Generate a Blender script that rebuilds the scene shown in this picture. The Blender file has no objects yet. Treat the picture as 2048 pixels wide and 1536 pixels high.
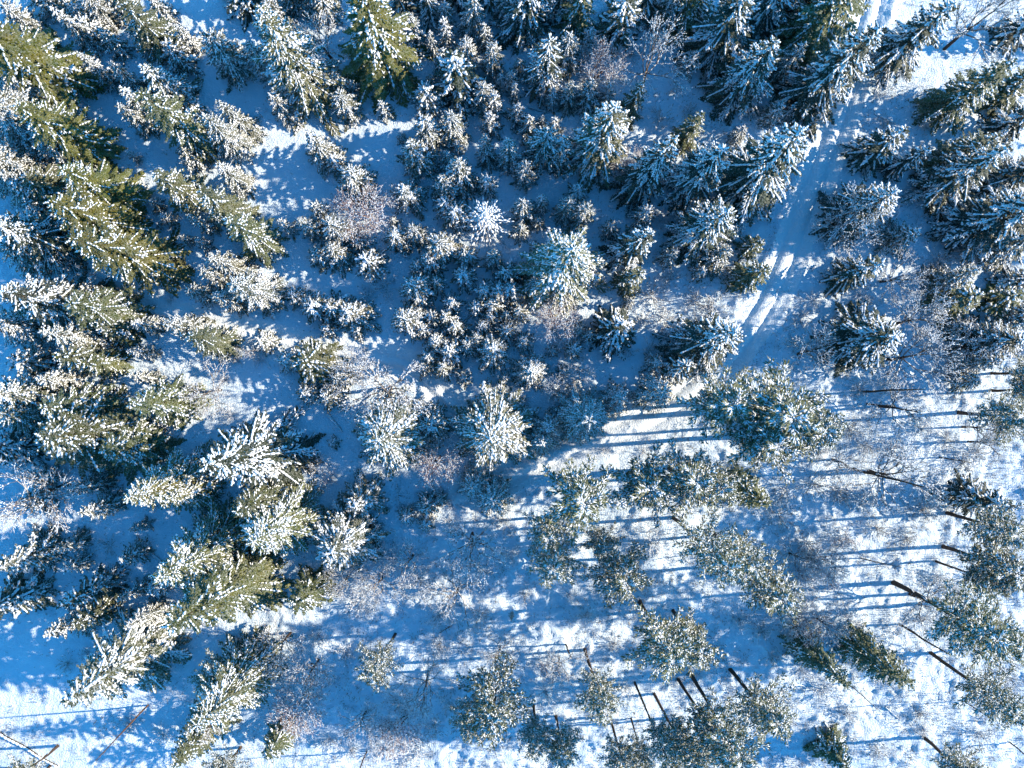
import bpy, math, numpy as np
from mathutils import Vector, Matrix

# ------------------------------------------------------------------ camera, sky, sun, exposure
S = bpy.context.scene
H = 80.0                      # height of the camera above the snow, metres
F = 1366.0                    # focal length in pixels of the 2048 px wide photograph
CX, CY = 1024.0, 768.0
cam_d = bpy.data.cameras.new('camera')
cam = bpy.data.objects.new('camera', cam_d)
S.collection.objects.link(cam)
cam_d.sensor_width = 36.0
cam_d.lens = F / 2048 * 36.0
cam_d.clip_start = 1.0
cam_d.clip_end = 5000.0
cam.location = (0, 0, H)
cam.rotation_euler = (0, 0, 0)
S.camera = cam

SUN_EL = math.radians(22.0)
SUN_AZ = math.radians(4.0)      # measured from +X towards +Y: the sun stands beyond the picture's right edge
W = bpy.data.worlds.new('World'); S.world = W
W.use_nodes = True
wn = W.node_tree.nodes; wl = W.node_tree.links
sky = wn.new('ShaderNodeTexSky'); sky.sky_type = 'NISHITA'; sky.sun_disc = False
sky.sun_elevation = SUN_EL
sky.sun_rotation = math.pi / 2 - SUN_AZ
sky.altitude = 1500; sky.air_density = 1.0; sky.dust_density = 0.1; sky.ozone_density = 6.0
tint = wn.new('ShaderNodeMix'); tint.data_type = 'RGBA'; tint.blend_type = 'MULTIPLY'; tint.inputs[0].default_value = 1.0
tint.inputs[7].default_value = (.30, 1.08, 1.12, 1)          # the very blue winter zenith that fills the shade
wl.new(sky.outputs[0], tint.inputs[6]); wl.new(tint.outputs[2], wn['Background'].inputs[0])
wn['Background'].inputs[1].default_value = 0.15
sd = bpy.data.lights.new('sun', 'SUN'); sd.energy = 5.0; sd.angle = math.radians(0.55)
sd.color = (1.0, 0.86, 0.66)
sun = bpy.data.objects.new('sun', sd); S.collection.objects.link(sun)
sv = Vector((math.cos(SUN_EL) * math.cos(SUN_AZ), math.cos(SUN_EL) * math.sin(SUN_AZ), math.sin(SUN_EL)))
sun.rotation_euler = sv.to_track_quat('Z', 'Y').to_euler()
S.view_settings.view_transform = 'Standard'; S.view_settings.look = 'None'
S.view_settings.exposure = 1.15; S.view_settings.gamma = 1.0; S.view_settings.use_curve_mapping = False

# ------------------------------------------------------------------ small helpers
def wpos(u, v, z=0.0):
    """world x, y of the point at height z that the photograph shows at pixel u, v"""
    k = (H - z) / F
    return (u - CX) * k, (CY - v) * k

def hash2(ix, iy, seed):
    n = (ix.astype(np.int64) * 374761393 + iy.astype(np.int64) * 668265263 + seed * 974634777) & 0xffffffff
    n = ((n ^ (n >> 13)) * 1274126177) & 0xffffffff
    n = n ^ (n >> 16)
    return (n & 0xffff) / 65535.0

def vnoise(x, y, seed=0):
    ix = np.floor(x); iy = np.floor(y); fx = x - ix; fy = y - iy
    fx = fx * fx * (3 - 2 * fx); fy = fy * fy * (3 - 2 * fy)
    a = hash2(ix, iy, seed); b = hash2(ix + 1, iy, seed); c = hash2(ix, iy + 1, seed); d = hash2(ix + 1, iy + 1, seed)
    return (a * (1 - fx) + b * fx) * (1 - fy) + (c * (1 - fx) + d * fx) * fy

def seg_dist(x, y, pts):
    """distance to a polyline, with the signed side offset"""
    best = np.full(x.shape, 1e9); side = np.zeros(x.shape)
    for (ax, ay), (bx, by) in zip(pts[:-1], pts[1:]):
        dx, dy = bx - ax, by - ay; L2 = dx * dx + dy * dy
        t = np.clip(((x - ax) * dx + (y - ay) * dy) / L2, 0, 1)
        qx, qy = x - ax - t * dx, y - ay - t * dy
        d = np.sqrt(qx * qx + qy * qy)
        m = d < best
        best = np.where(m, d, best); side = np.where(m, (dx * qy - dy * qx) / math.sqrt(L2), side)
    return best, side

def smooth(a, b, x):
    t = np.clip((x - a) / (b - a), 0, 1)
    return t * t * (3 - 2 * t)

def chaikin(p, n=3):
    p = [tuple(map(float, q)) for q in p]
    for _ in range(n):
        o = [p[0]]
        for a, b in zip(p[:-1], p[1:]):
            o += [(a[0] * .75 + b[0] * .25, a[1] * .75 + b[1] * .25), (a[0] * .25 + b[0] * .75, a[1] * .25 + b[1] * .75)]
        p = o + [p[-1]]
    return p

TRACK = [wpos(*p) for p in chaikin([(1775, -120), (1748, 0), (1705, 140), (1665, 270), (1625, 370), (1592, 470), (1548, 580),
                                    (1490, 670), (1425, 755), (1335, 820), (1235, 868), (1130, 902), (1040, 935), (940, 985)], 2)]
TRACK2 = [wpos(*p) for p in chaikin([(60, 500), (165, 550), (240, 597), (330, 632), (440, 655), (540, 682), (640, 703), (740, 712), (830, 735), (880, 790), (940, 850)], 2)]
# smooth snow of the hollows and clearings: centre px, radii px
HOLLOWS = [(590, 370, 80, 90), (600, 560, 70, 110), (740, 690, 150, 60), (880, 790, 70, 80), (690, 280, 170, 50), (430, 30, 60, 60),
           (440, 170, 80, 60), (215, 250, 40, 90), (700, 540, 90, 50), (1070, 380, 70, 30), (620, 830, 70, 70), (640, 1000, 60, 90),
           (1175, 740, 70, 60), (330, 470, 60, 70), (200, 540, 80, 40), (1680, 330, 60, 60), (1690, 610, 60, 50), (60, 1310, 80, 70), (860, 960, 60, 40),
           (520, 760, 50, 60), (1600, 470, 50, 80)]

def ground_z(x, y):
    x = np.asarray(x, float); y = np.asarray(y, float)
    d1, s1 = seg_dist(x, y, TRACK); d2, s2 = seg_dist(x, y, TRACK2)
    flat = np.maximum(1 - smooth(1.6, 2.9, d1), 1 - smooth(1.3, 2.6, d2))
    soft = np.zeros(x.shape)
    for u, v, a, b in HOLLOWS:
        hx, hy = wpos(u, v); k = H / F
        q = ((x - hx) / (a * k)) ** 2 + ((y - hy) / (b * k)) ** 2
        soft = np.maximum(soft, 1 - smooth(.5, 1.5, q))
    u = x * F / H + CX; v = CY - y * F / H
    rough = .35 + .65 * np.clip(smooth(820, 1050, v) * smooth(300, 800, u) + smooth(1150, 1350, u) * smooth(500, 640, v), 0, 1)
    rough = rough * (1 - .8 * soft) * (1 - .93 * flat)
    wx = x + .9 * (vnoise(x / 1.3, y / 1.3, 41) - .5) + .35 * (vnoise(x / .5, y / .5, 43) - .5); wy = y + .9 * (vnoise(x / 1.3, y / 1.3, 42) - .5) + .35 * (vnoise(x / .5, y / .5, 44) - .5)
    z = .9 * (vnoise(x / 17, y / 17, 1) - .5) + .35 * (vnoise(x / 6, y / 6, 2) - .5)
    n1 = vnoise(wx / 2.1 + 7, wy / 2.1, 3); n2 = vnoise(wx / .7, wy / .7, 4); n3 = vnoise(wx / .33, wy / .33, 5)
    lump = n1 * .35 + np.maximum(n2 - .5, 0) * .42 * (.3 + n1) + (n3 - .5) * .24
    z = z + lump * rough + .05 * (n2 - .5) + .02 * (n3 - .5)
    # ruts of the sled and vehicle track, with a rounded berm each side
    wob = .12 * np.sin(x * .35 + y * .21)
    for d, s, on in ((d1, s1, .92), (d2, s2, .62)):
        near = 1 - smooth(1.9, 2.6, d)
        for off in (-on, on):
            z = z - .27 * np.exp(-((s - off + wob) / .24) ** 2) * near
        z = z + .10 * np.exp(-((s + wob) / .3) ** 2) * near
        z = z + .16 * np.exp(-((d - 2.25) / .4) ** 2) * (.5 + n1)
        z = z + near * (.045 * (vnoise(x / .3, y / .3, 9) - .5) + .05 * (vnoise(x / .7, y / .7, 11) - .5))
        z = z + near * .03 * np.sin((x * 1.0 + y * 3.0) * 3.0)
    # a walked line of footprints beside the main track
    d3, s3 = np.abs(s1 + 3.4 + .5 * np.sin(y * .3)), s1
    z = z - .13 * np.exp(-(d3 / .2) ** 2) * smooth(.45, .7, vnoise(x / .35, y / .35, 12)) * (y > 8)
    return z

def gz(x, y):
    return float(ground_z(np.array([x]), np.array([y]))[0])

def mesh_from(name, V, T, mat, smooth_shade=False):
    V = np.asarray(V, np.float32); T = np.asarray(T, np.int32)
    me = bpy.data.meshes.new(name)
    me.vertices.add(len(V)); me.vertices.foreach_set('co', V.ravel())
    k = T.shape[1]
    me.loops.add(len(T) * k); me.loops.foreach_set('vertex_index', T.ravel())
    me.polygons.add(len(T))
    me.polygons.foreach_set('loop_start', np.arange(0, len(T) * k, k, dtype=np.int32))
    me.polygons.foreach_set('loop_total', np.full(len(T), k, dtype=np.int32))
    me.polygons.foreach_set('use_smooth', np.full(len(T), smooth_shade, dtype=bool))
    me.materials.append(mat)
    me.update(calc_edges=True)
    return me

def link(name, data, parent=None, col=None):
    o = bpy.data.objects.new(name, data); S.collection.objects.link(o)
    if parent is not None: o.parent = parent
    if col is not None: o.color = (*col, 1)
    return o

def norm(a):
    return a / np.maximum(np.linalg.norm(a, axis=-1, keepdims=True), 1e-9)

class Bag:
    """collects triangles"""
    def __init__(s): s.V = []; s.T = []; s.n = 0
    def add(s, V, T):
        s.V.append(V.reshape(-1, 3)); s.T.append(T.reshape(-1, 3) + s.n); s.n += V.size // 3
    def arrays(s):
        if not s.V: return np.zeros((0, 3)), np.zeros((0, 3), int)
        return np.concatenate(s.V), np.concatenate(s.T)
    def mesh(s, name, mat, sm=False):
        V, T = s.arrays()
        return mesh_from(name, V, T, mat, sm)

def frames(P0, P1):
    d = norm(P1 - P0)
    z = np.tile(np.array([0, 0, 1.0]), (len(P0), 1))
    par = np.abs(d[:, 2]) > .97
    z[par] = (1, 0, 0)
    side = norm(np.cross(d, z)); up = np.cross(side, d)
    return d, side, up

def spindles(bag, P0, P1, Wd, Tk, lift=0.0, belly=.45):
    """closed pointed bodies, four-sided, 8 triangles each"""
    n = len(P0)
    if n == 0: return
    Wd = np.broadcast_to(Wd, n)[:, None]; Tk = np.broadcast_to(Tk, n)[:, None]
    d, side, up = frames(P0, P1)
    off = np.zeros((n, 3)); off[:, 2] = lift
    m = P0 * (1 - belly) + P1 * belly + off
    V = np.stack([P0 + off, m + side * Wd, m + up * Tk, m - side * Wd, m - up * Tk * .6, P1 + off], 1)
    f = np.array([[0, 1, 2], [0, 2, 3], [0, 3, 4], [0, 4, 1], [5, 2, 1], [5, 3, 2], [5, 4, 3], [5, 1, 4]])
    T = f[None] + (np.arange(n) * 6)[:, None, None]
    bag.add(V, T)

def sprigs(bag, P0, P1, Wd, Tk):
    """pointed three-sided needle sprays, 6 triangles each"""
    n = len(P0)
    if n == 0: return
    Wd = np.broadcast_to(Wd, n)[:, None]; Tk = np.broadcast_to(Tk, n)[:, None]
    d, side, up = frames(P0, P1)
    m = P0 * .5 + P1 * .5
    V = np.stack([P0, m + side * Wd + up * Tk * .3, m - up * Tk, m - side * Wd + up * Tk * .3, P1], 1)
    f = np.array([[0, 1, 2], [0, 2, 3], [0, 3, 1], [4, 2, 1], [4, 3, 2], [4, 1, 3]])
    bag.add(V, f[None] + (np.arange(n) * 5)[:, None, None])

def pillows(bag, P0, P1, Wd, Tk, lift=0.0):
    """rounded elongated snow loads: two rings of six, 24 triangles each"""
    n = len(P0)
    if n == 0: return
    Wd = np.broadcast_to(Wd, n)[:, None]; Tk = np.broadcast_to(Tk, n)[:, None]
    d, side, up = frames(P0, P1)
    off = np.zeros((n, 3)); off[:, 2] = lift
    rows = [P0 + off]
    for b, k in ((.25, .85), (.72, .9)):
        m = P0 * (1 - b) + P1 * b + off
        for a in range(6):
            an = a * math.pi / 3
            rows.append(m + side * Wd * k * math.cos(an) + up * Tk * k * math.sin(an) * (1 if math.sin(an) > 0 else .4))
    rows.append(P1 + off)
    V = np.stack(rows, 1)
    f = []
    for a in range(6):
        b = (a + 1) % 6
        f += [[0, 1 + b, 1 + a], [1 + a, 1 + b, 7 + a], [1 + b, 7 + b, 7 + a], [13, 7 + a, 7 + b]]
    f = np.array(f)
    bag.add(V, f[None] + (np.arange(n) * 14)[:, None, None])

def tubes(bag, P0, P1, R0, R1, k=3, lift=0.0):
    n = len(P0)
    if n == 0: return
    R0 = np.broadcast_to(R0, n)[:, None]; R1 = np.broadcast_to(R1, n)[:, None]
    d, side, up = frames(P0, P1)
    off = np.zeros((n, 3)); off[:, 2] = lift
    rows = []
    for P, R in ((P0, R0), (P1, R1)):
        for a in range(k):
            an = 2 * math.pi * a / k + math.pi / 2
            rows.append(P + off + side * R * math.cos(an) + up * R * math.sin(an))
    V = np.stack(rows, 1)
    f = []
    for a in range(k):
        b = (a + 1) % k
        f += [[a, b, k + a], [b, k + b, k + a]]
    f = np.array(f)
    bag.add(V, f[None] + (np.arange(n) * 2 * k)[:, None, None])

def chain_tube(bag, pts, radii, k=8):
    """one continuous tapered trunk with closed ends"""
    pts = np.asarray(pts, float); n = len(pts)
    d = norm(np.gradient(pts, axis=0))
    ref = np.array([1.0, 0, 0]) if abs(d[0, 2]) > .7 else np.array([0, 0, 1.0])
    side = norm(np.cross(d, ref)); up = np.cross(side, d)
    rings = []
    for i in range(n):
        an = 2 * math.pi * np.arange(k) / k
        rr = radii[i] * (1 + .1 * np.sin(an * 3 + i))
        rings.append(pts[i] + (side[i][None] * np.cos(an)[:, None] + up[i][None] * np.sin(an)[:, None]) * rr[:, None])
    V = np.concatenate(rings + [pts[:1], pts[-1:]])
    f = []
    for i in range(n - 1):
        for a in range(k):
            b = (a + 1) % k
            f += [[i * k + a, i * k + b, (i + 1) * k + a], [i * k + b, (i + 1) * k + b, (i + 1) * k + a]]
    for a in range(k):
        b = (a + 1) % k
        f += [[n * k, b, a], [n * k + 1, (n - 1) * k + a, (n - 1) * k + b]]
    bag.add(V, np.array(f))

# ------------------------------------------------------------------ materials
def new_mat(name, rough=.8, spec=.2):
    m = bpy.data.materials.new(name); m.use_nodes = True
    nt = m.node_tree; b = nt.nodes['Principled BSDF']
    b.inputs['Roughness'].default_value = rough
    b.inputs['Specular IOR Level'].default_value = spec
    return m, nt, b

def noise(nt, scale, detail=3, coord='Object', rough=.55):
    tc = nt.nodes.new('ShaderNodeTexCoord'); n = nt.nodes.new('ShaderNodeTexNoise')
    n.inputs['Scale'].default_value = scale; n.inputs['Detail'].default_value = detail; n.inputs['Roughness'].default_value = rough
    nt.links.new(tc.outputs[coord], n.inputs['Vector'])
    return n

def ramp(nt, src, stops):
    r = nt.nodes.new('ShaderNodeValToRGB')
    e = r.color_ramp.elements
    while len(e) < len(stops): e.new(.5)
    for q, (p, c) in zip(e, stops): q.position = p; q.color = (*c, 1)
    nt.links.new(src, r.inputs[0]); return r

def mix(nt, fac, a, b, mode='MIX'):
    m = nt.nodes.new('ShaderNodeMix'); m.data_type = 'RGBA'; m.blend_type = mode
    for sock, v in ((m.inputs[0], fac), (m.inputs[6], a), (m.inputs[7], b)):
        if hasattr(v, 'links'): nt.links.new(v, sock)
        elif isinstance(v, tuple): sock.default_value = (*v, 1)
        else: sock.default_value = v
    return m.outputs[2]

def mth(nt, op, a, b=None, c=None):
    m = nt.nodes.new('ShaderNodeMath'); m.operation = op
    for i, v in enumerate((a, b, c)):
        if v is None: continue
        if hasattr(v, 'links'): nt.links.new(v, m.inputs[i])
        else: m.inputs[i].default_value = v
    return m.outputs[0]

def bump(nt, b, h, strength, dist):
    n = nt.nodes.new('ShaderNodeBump'); n.inputs['Strength'].default_value = strength; n.inputs['Distance'].default_value = dist
    nt.links.new(h, n.inputs['Height']); nt.links.new(n.outputs[0], b.inputs['Normal'])

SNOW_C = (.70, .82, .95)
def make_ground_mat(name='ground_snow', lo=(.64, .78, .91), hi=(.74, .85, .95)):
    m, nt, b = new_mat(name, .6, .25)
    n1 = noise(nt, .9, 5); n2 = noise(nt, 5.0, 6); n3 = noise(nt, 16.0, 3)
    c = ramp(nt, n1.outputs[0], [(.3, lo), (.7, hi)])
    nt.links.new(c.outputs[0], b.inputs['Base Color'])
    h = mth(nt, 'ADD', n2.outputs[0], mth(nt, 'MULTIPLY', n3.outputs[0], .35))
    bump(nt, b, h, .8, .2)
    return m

def make_snow_mat(name='branch_snow', col=(.80, .84, .90)):
    m, nt, b = new_mat(name, .6, .25)
    n2 = noise(nt, 9.0, 3)
    c = ramp(nt, n2.outputs[0], [(.3, tuple(x * .93 for x in col)), (.7, tuple(min(1, x * 1.03) for x in col))])
    nt.links.new(c.outputs[0], b.inputs['Base Color'])
    return m

def make_needle_mat():
    m, nt, b = new_mat('needles', .65, .25)
    oi = nt.nodes.new('ShaderNodeObjectInfo')
    n = noise(nt, 1.4, 4); n2 = noise(nt, 9.0, 2)
    base = mix(nt, ramp(nt, n.outputs[0], [(.35, (0, 0, 0)), (.65, (1, 1, 1))]).outputs[0], (.55, .7, .6), (1.25, 1.15, .9))
    col = mix(nt, 1.0, oi.outputs['Color'], base, 'MULTIPLY')
    # rime: fine frost caught on the upper sides of the needles
    geo = nt.nodes.new('ShaderNodeNewGeometry'); sep = nt.nodes.new('ShaderNodeSeparateXYZ')
    nt.links.new(geo.outputs['Normal'], sep.inputs[0])
    up = mth(nt, 'MULTIPLY', mth(nt, 'MAXIMUM', sep.outputs[2], 0.0), ramp(nt, n2.outputs[0], [(.45, (0, 0, 0)), (.62, (1, 1, 1))]).outputs[0])
    col = mix(nt, mth(nt, 'MULTIPLY', up, oi.outputs['Alpha']), col, (.74, .75, .74))
    nt.links.new(col, b.inputs['Base Color'])
    return m

def make_bark_mat(name, c1, c2, frost=.0):
    m, nt, b = new_mat(name, .85, .15)
    n = noise(nt, 6.0, 5)
    c = ramp(nt, n.outputs[0], [(.35, c1), (.65, c2)])
    out = c.outputs[0]
    if frost > 0:
        geo = nt.nodes.new('ShaderNodeNewGeometry'); sep = nt.nodes.new('ShaderNodeSeparateXYZ')
        nt.links.new(geo.outputs['Normal'], sep.inputs[0])
        n2 = noise(nt, 4.0, 3)
        up = mth(nt, 'MULTIPLY', mth(nt, 'MAXIMUM', sep.outputs[2], 0.0), ramp(nt, n2.outputs[0], [(.4, (0, 0, 0)), (.55, (1, 1, 1))]).outputs[0])
        out = mix(nt, mth(nt, 'MULTIPLY', up, frost), out, (.72, .74, .76))
    nt.links.new(out, b.inputs['Base Color'])
    bump(nt, b, n.outputs[0], .6, .02)
    return m

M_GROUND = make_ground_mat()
M_TRACK = make_ground_mat('packed_snow', (.76, .86, .94), (.84, .91, .97))
M_SNOW = make_snow_mat()
M_NEEDLE = make_needle_mat()
M_BARK = make_bark_mat('spruce_bark', (.045, .035, .028), (.09, .07, .055))
M_PINEBARK = make_bark_mat('pine_bark', (.035, .028, .026), (.085, .055, .04))
M_BROWN = make_bark_mat('brown_dead_bark', (.07, .038, .025), (.15, .085, .055))
M_TWIG = make_bark_mat('bare_twigs', (.075, .058, .05), (.15, .115, .095), .6)
M_REDTWIG = make_bark_mat('reddish_twigs', (.15, .075, .06), (.26, .14, .11), .5)
M_BROWNTWIG = make_bark_mat('brown_twigs', (.12, .085, .06), (.22, .16, .11), .5)
M_DEAD = make_bark_mat('grey_dead_wood', (.16, .13, .12), (.3, .25, .23), .9)

# ------------------------------------------------------------------ the snow-covered ground and the track
def axis(lo, hi, step, far):
    a = list(np.arange(lo, hi + 1e-6, step))
    g = step; p = a[-1]
    while p < far: g *= 1.35; p += g; a.append(p)
    g = step; p = a[0]; pre = []
    while p > -far: g *= 1.35; p -= g; pre.append(p)
    return np.array(pre[::-1] + a)

gxs, gys = axis(-64, 64, .26, 1500), axis(-49, 49, .26, 1500)
GX, GY = np.meshgrid(gxs, gys)
GZ = ground_z(GX, GY)
GV = np.stack([GX, GY, GZ], -1).reshape(-1, 3)
ny, nx = GX.shape
idx = np.arange(nx * ny).reshape(ny, nx)
Q = np.stack([idx[:-1, :-1], idx[:-1, 1:], idx[1:, 1:], idx[1:, :-1]], -1).reshape(-1, 4)
qc = GV[Q].mean(1)
d1, _ = seg_dist(qc[:, 0], qc[:, 1], TRACK); d2, _ = seg_dist(qc[:, 0], qc[:, 1], TRACK2)
on = (d1 < 2.3) | (d2 < 2.0)
def sub_mesh(name, sel, mat):
    q = Q[sel]; u, inv = np.unique(q, return_inverse=True)
    o = link(name, mesh_from(name, GV[u], inv.reshape(-1, 4), mat, True)); o['kind'] = 'structure'
    return o
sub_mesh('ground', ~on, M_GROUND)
sub_mesh('path', on, M_TRACK)

# ------------------------------------------------------------------ spruces
RS = np.random.RandomState

def spruce_skeleton(h, R, seed, slim=.8, low=.03):
    """arrays of twigs: start, end, bough id, position along the bough; and the boughs' own axes"""
    r = RS(seed)
    spacing = .28 if h < 3 else (.36 if h < 6 else (.46 if h < 12 else .5))
    nw = max(6, int(h * (1 - low) / spacing))
    TW0, TW1, TB, TS, TL = [], [], [], [], []
    AX0, AX1, AB, AS = [], [], [], []
    bid = 0
    ax_off = r.uniform(-1, 1, 2) * .02 * h
    for w in range(nw):
        t = (w + .5) / nw
        nb = int(r.choice([5, 6, 7])) if h > 6 else int(r.choice([5, 6]))
        if t < .12: nb = 5
        a0 = r.uniform(0, 6.28)
        wl = r.uniform(.86, 1.1)
        for k in range(nb):
            az = a0 + k * 6.283 / nb + r.uniform(-.25, .25)
            L = R * (t ** slim * .96 + .05) * wl * r.uniform(.72, 1.22)
            if r.rand() < .05: L *= .5
            z = h * (1 - .015 - t * (1 - low)) + r.uniform(-.5, .5) * spacing
            z = max(z, .12)
            rise = .75 - 1.15 * t + r.uniform(-.08, .08)
            droop = -.30 - .28 * t
            n = max(3, int(L / (.21 if h < 12 else .27)))
            s = np.linspace(0, 1, n + 1)
            bend = r.uniform(-.35, .35)
            an = az + bend * s * .6
            xs = np.cumsum(np.r_[0, np.cos(an[1:]) * L / n]); ys = np.cumsum(np.r_[0, np.sin(an[1:]) * L / n])
            zz = z + L * (rise * s * .55 + droop * s * s * .8 + .22 * np.maximum(s - .7, 0))
            P = np.stack([xs + ax_off[0] * (1 - t), ys + ax_off[1] * (1 - t), np.maximum(zz, .06)], -1)
            AX0.append(P[:-1]); AX1.append(P[1:]); AB += [bid] * n; AS.append(s[1:])
            # side twigs, herringbone
            for i in range(1, n + 1):
                si = s[i]
                sp = min(.8, (.34 * L * (1 - si) ** .7 + .13)) * min(1, .35 + si * 2.4)
                fw = norm(P[i] - P[i - 1])
                for sg in (-1, 1):
                    l = sp * r.uniform(.7, 1.2)
                    an2 = an[i] + sg * r.uniform(.42, .8)
                    d = np.array([math.cos(an2), math.sin(an2), fw[2] * .6 - r.uniform(.08, .35)])
                    e = P[i] + d * l
                    e[2] = max(e[2], .04)
                    TW0.append(P[i] - fw * .04); TW1.append(e); TB.append(bid); TS.append(si); TL.append(l)
                    if l > .42:
                        for q in (.55,):
                            b0 = P[i] + d * l * q
                            sg2 = 1 if r.rand() < .5 else -1
                            for sg3 in ((sg2,) if r.rand() < .5 else (1, -1)):
                                an3 = an2 + sg3 * r.uniform(.6, .95)
                                l3 = l * (1 - q) * r.uniform(.6, .9) + .08
                                d3 = np.array([math.cos(an3), math.sin(an3), d[2] * .8 - .05])
                                e3 = b0 + d3 * l3; e3[2] = max(e3[2], .04)
                                TW0.append(b0); TW1.append(e3); TB.append(bid); TS.append(min(1, si + .1)); TL.append(l3)
                if i == n:
                    e = P[i] + fw * .2
                    TW0.append(P[i] - fw * .1); TW1.append(e); TB.append(bid); TS.append(1.0); TL.append(.3)
            bid += 1
    # the leader
    top = np.array([ax_off[0], ax_off[1], h])
    TW0.append(top - (0, 0, .45)); TW1.append(top + (0, 0, .12)); TB.append(bid); TS.append(1.0); TL.append(.5)
    return dict(P0=np.array(TW0), P1=np.array(TW1), b=np.array(TB), s=np.array(TS), l=np.array(TL),
                A0=np.concatenate(AX0), A1=np.concatenate(AX1), ab=np.array(AB), as_=np.concatenate(AS), nb=bid + 1, h=h, R=R,
                off=ax_off)

def spruce_crown(sk, seed):
    r = RS(seed + 11); bag = Bag()
    n = len(sk['P0'])
    wf = 1.0 if sk['h'] < 6 else 1.3
    sprigs(bag, sk['P0'], sk['P1'], (.055 + .035 * r.rand(n)) * wf, .06 + .03 * r.rand(n))
    sprigs(bag, sk['A0'], sk['A1'] + (sk['A1'] - sk['A0']) * .3, .07, .07)
    return bag.mesh('spruce_crown', M_NEEDLE)

def spruce_snow(sk, seed, look):
    r = RS(seed + 23); bag = Bag()
    n = len(sk['P0']); load = r.rand(sk['nb'])[sk['b']]
    # coherent patches of more and less snow over the crown
    P = sk['P1']; patch = vnoise(P[:, 0] / 1.1 + 5 + seed, P[:, 1] / 1.1 + P[:, 2] / 1.6, seed)
    q = r.rand(n)
    if look == 'S':
        on = (load * .6 + patch * .7 > .67) & (sk['s'] > .25) & (q < .8)
        w = .035 + .04 * r.rand(n) + .015 * sk['s']; t = .05 + .05 * r.rand(n); extra = .06
    elif look == 'g':
        on = (load * .5 + patch * .8 > .80) & (q < .6) & (sk['s'] > .35)
        w = .035 + .055 * r.rand(n); t = .04 + .03 * r.rand(n); extra = .03
    elif look == 'f':
        on = (q < .72)
        w = .028 + .022 * r.rand(n) + .012 * (patch > .6); t = .03; extra = .02
    else:
        on = (q < .22 + .45 * patch) & (sk['s'] > .12)
        w = .024 + .026 * r.rand(n) + .045 * (load * patch > .5); t = .03 + .03 * (patch > .55); extra = .03
    t = np.broadcast_to(t, n)
    d = sk['P1'] - sk['P0']
    a = sk['P0'] + d * (.12 if look != 'g' else .3); b = sk['P1'] + d * .06
    fat = on & (w > .085)
    thin = on & ~fat
    spindles(bag, a[thin], b[thin], w[thin], t[thin], lift=.045, belly=.6)
    pillows(bag, a[fat], b[fat], w[fat], t[fat], lift=.05)
    # snow ridge along each bough
    la = r.rand(sk['nb'])[sk['ab']]
    if look == 'S':   m = (sk['as_'] > .3) & (la > .4); ww = .085
    elif look == 'g': m = (sk['as_'] > .4) & (la > .62); ww = .085
    elif look == 'f': m = (sk['as_'] > .1); ww = .05
    else:             m = (sk['as_'] > .2) & (la > .15); ww = .07
    k = m.sum()
    dA = sk['A1'] - sk['A0']
    (pillows if look == 'S' else spindles)(bag, (sk['A0'] - dA * .15)[m], (sk['A1'] + dA * .25)[m], ww * (.6 + .8 * r.rand(k)), .05 + extra * r.rand(k), lift=.06)
    # cap on the leader
    c = np.array([[sk['off'][0], sk['off'][1], sk['h'] - .1]])
    spindles(bag, c, c + (0, 0, .3), .06, .06)
    return bag.mesh('spruce_snow', M_SNOW, True)

def spruce_trunk(sk):
    bag = Bag(); h = sk['h']; o = sk['off']
    zs = np.array([-.6, .2, h * .3, h * .6, h * .85, h - .1])
    r0 = .02 * h * .5 + .02
    pts = [(o[0] * max(z, 0) / h, o[1] * max(z, 0) / h, z) for z in zs]
    chain_tube(bag, pts, r0 * np.array([1.15, 1, .75, .5, .25, .08]), 7)
    return bag.mesh('spruce_trunk', M_BARK)

SP_CLASSES = [  # height, radius, variants
    (1.6, .65, 3), (4.0, 1.35, 7), (8.0, 1.9, 5), (13.0, 2.6, 4), (17.0, 3.5, 3)]
SP_CACHE = {}
def spruce_proto(cls, var, look):
    key = (cls, var)
    if key not in SP_CACHE:
        h, R, _ = SP_CLASSES[cls]
        seed = 100 * cls + var * 7 + 3
        sk = spruce_skeleton(h, R, seed, slim=(.6, .68, .78, .5, .9)[var % 5], low=.03 if cls < 3 else .07)
        SP_CACHE[key] = dict(sk=sk, seed=seed, crown=spruce_crown(sk, seed), trunk=spruce_trunk(sk), snow={})
    e = SP_CACHE[key]
    if look not in e['snow']: e['snow'][look] = spruce_snow(e['sk'], e['seed'], look)
    return e

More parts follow.
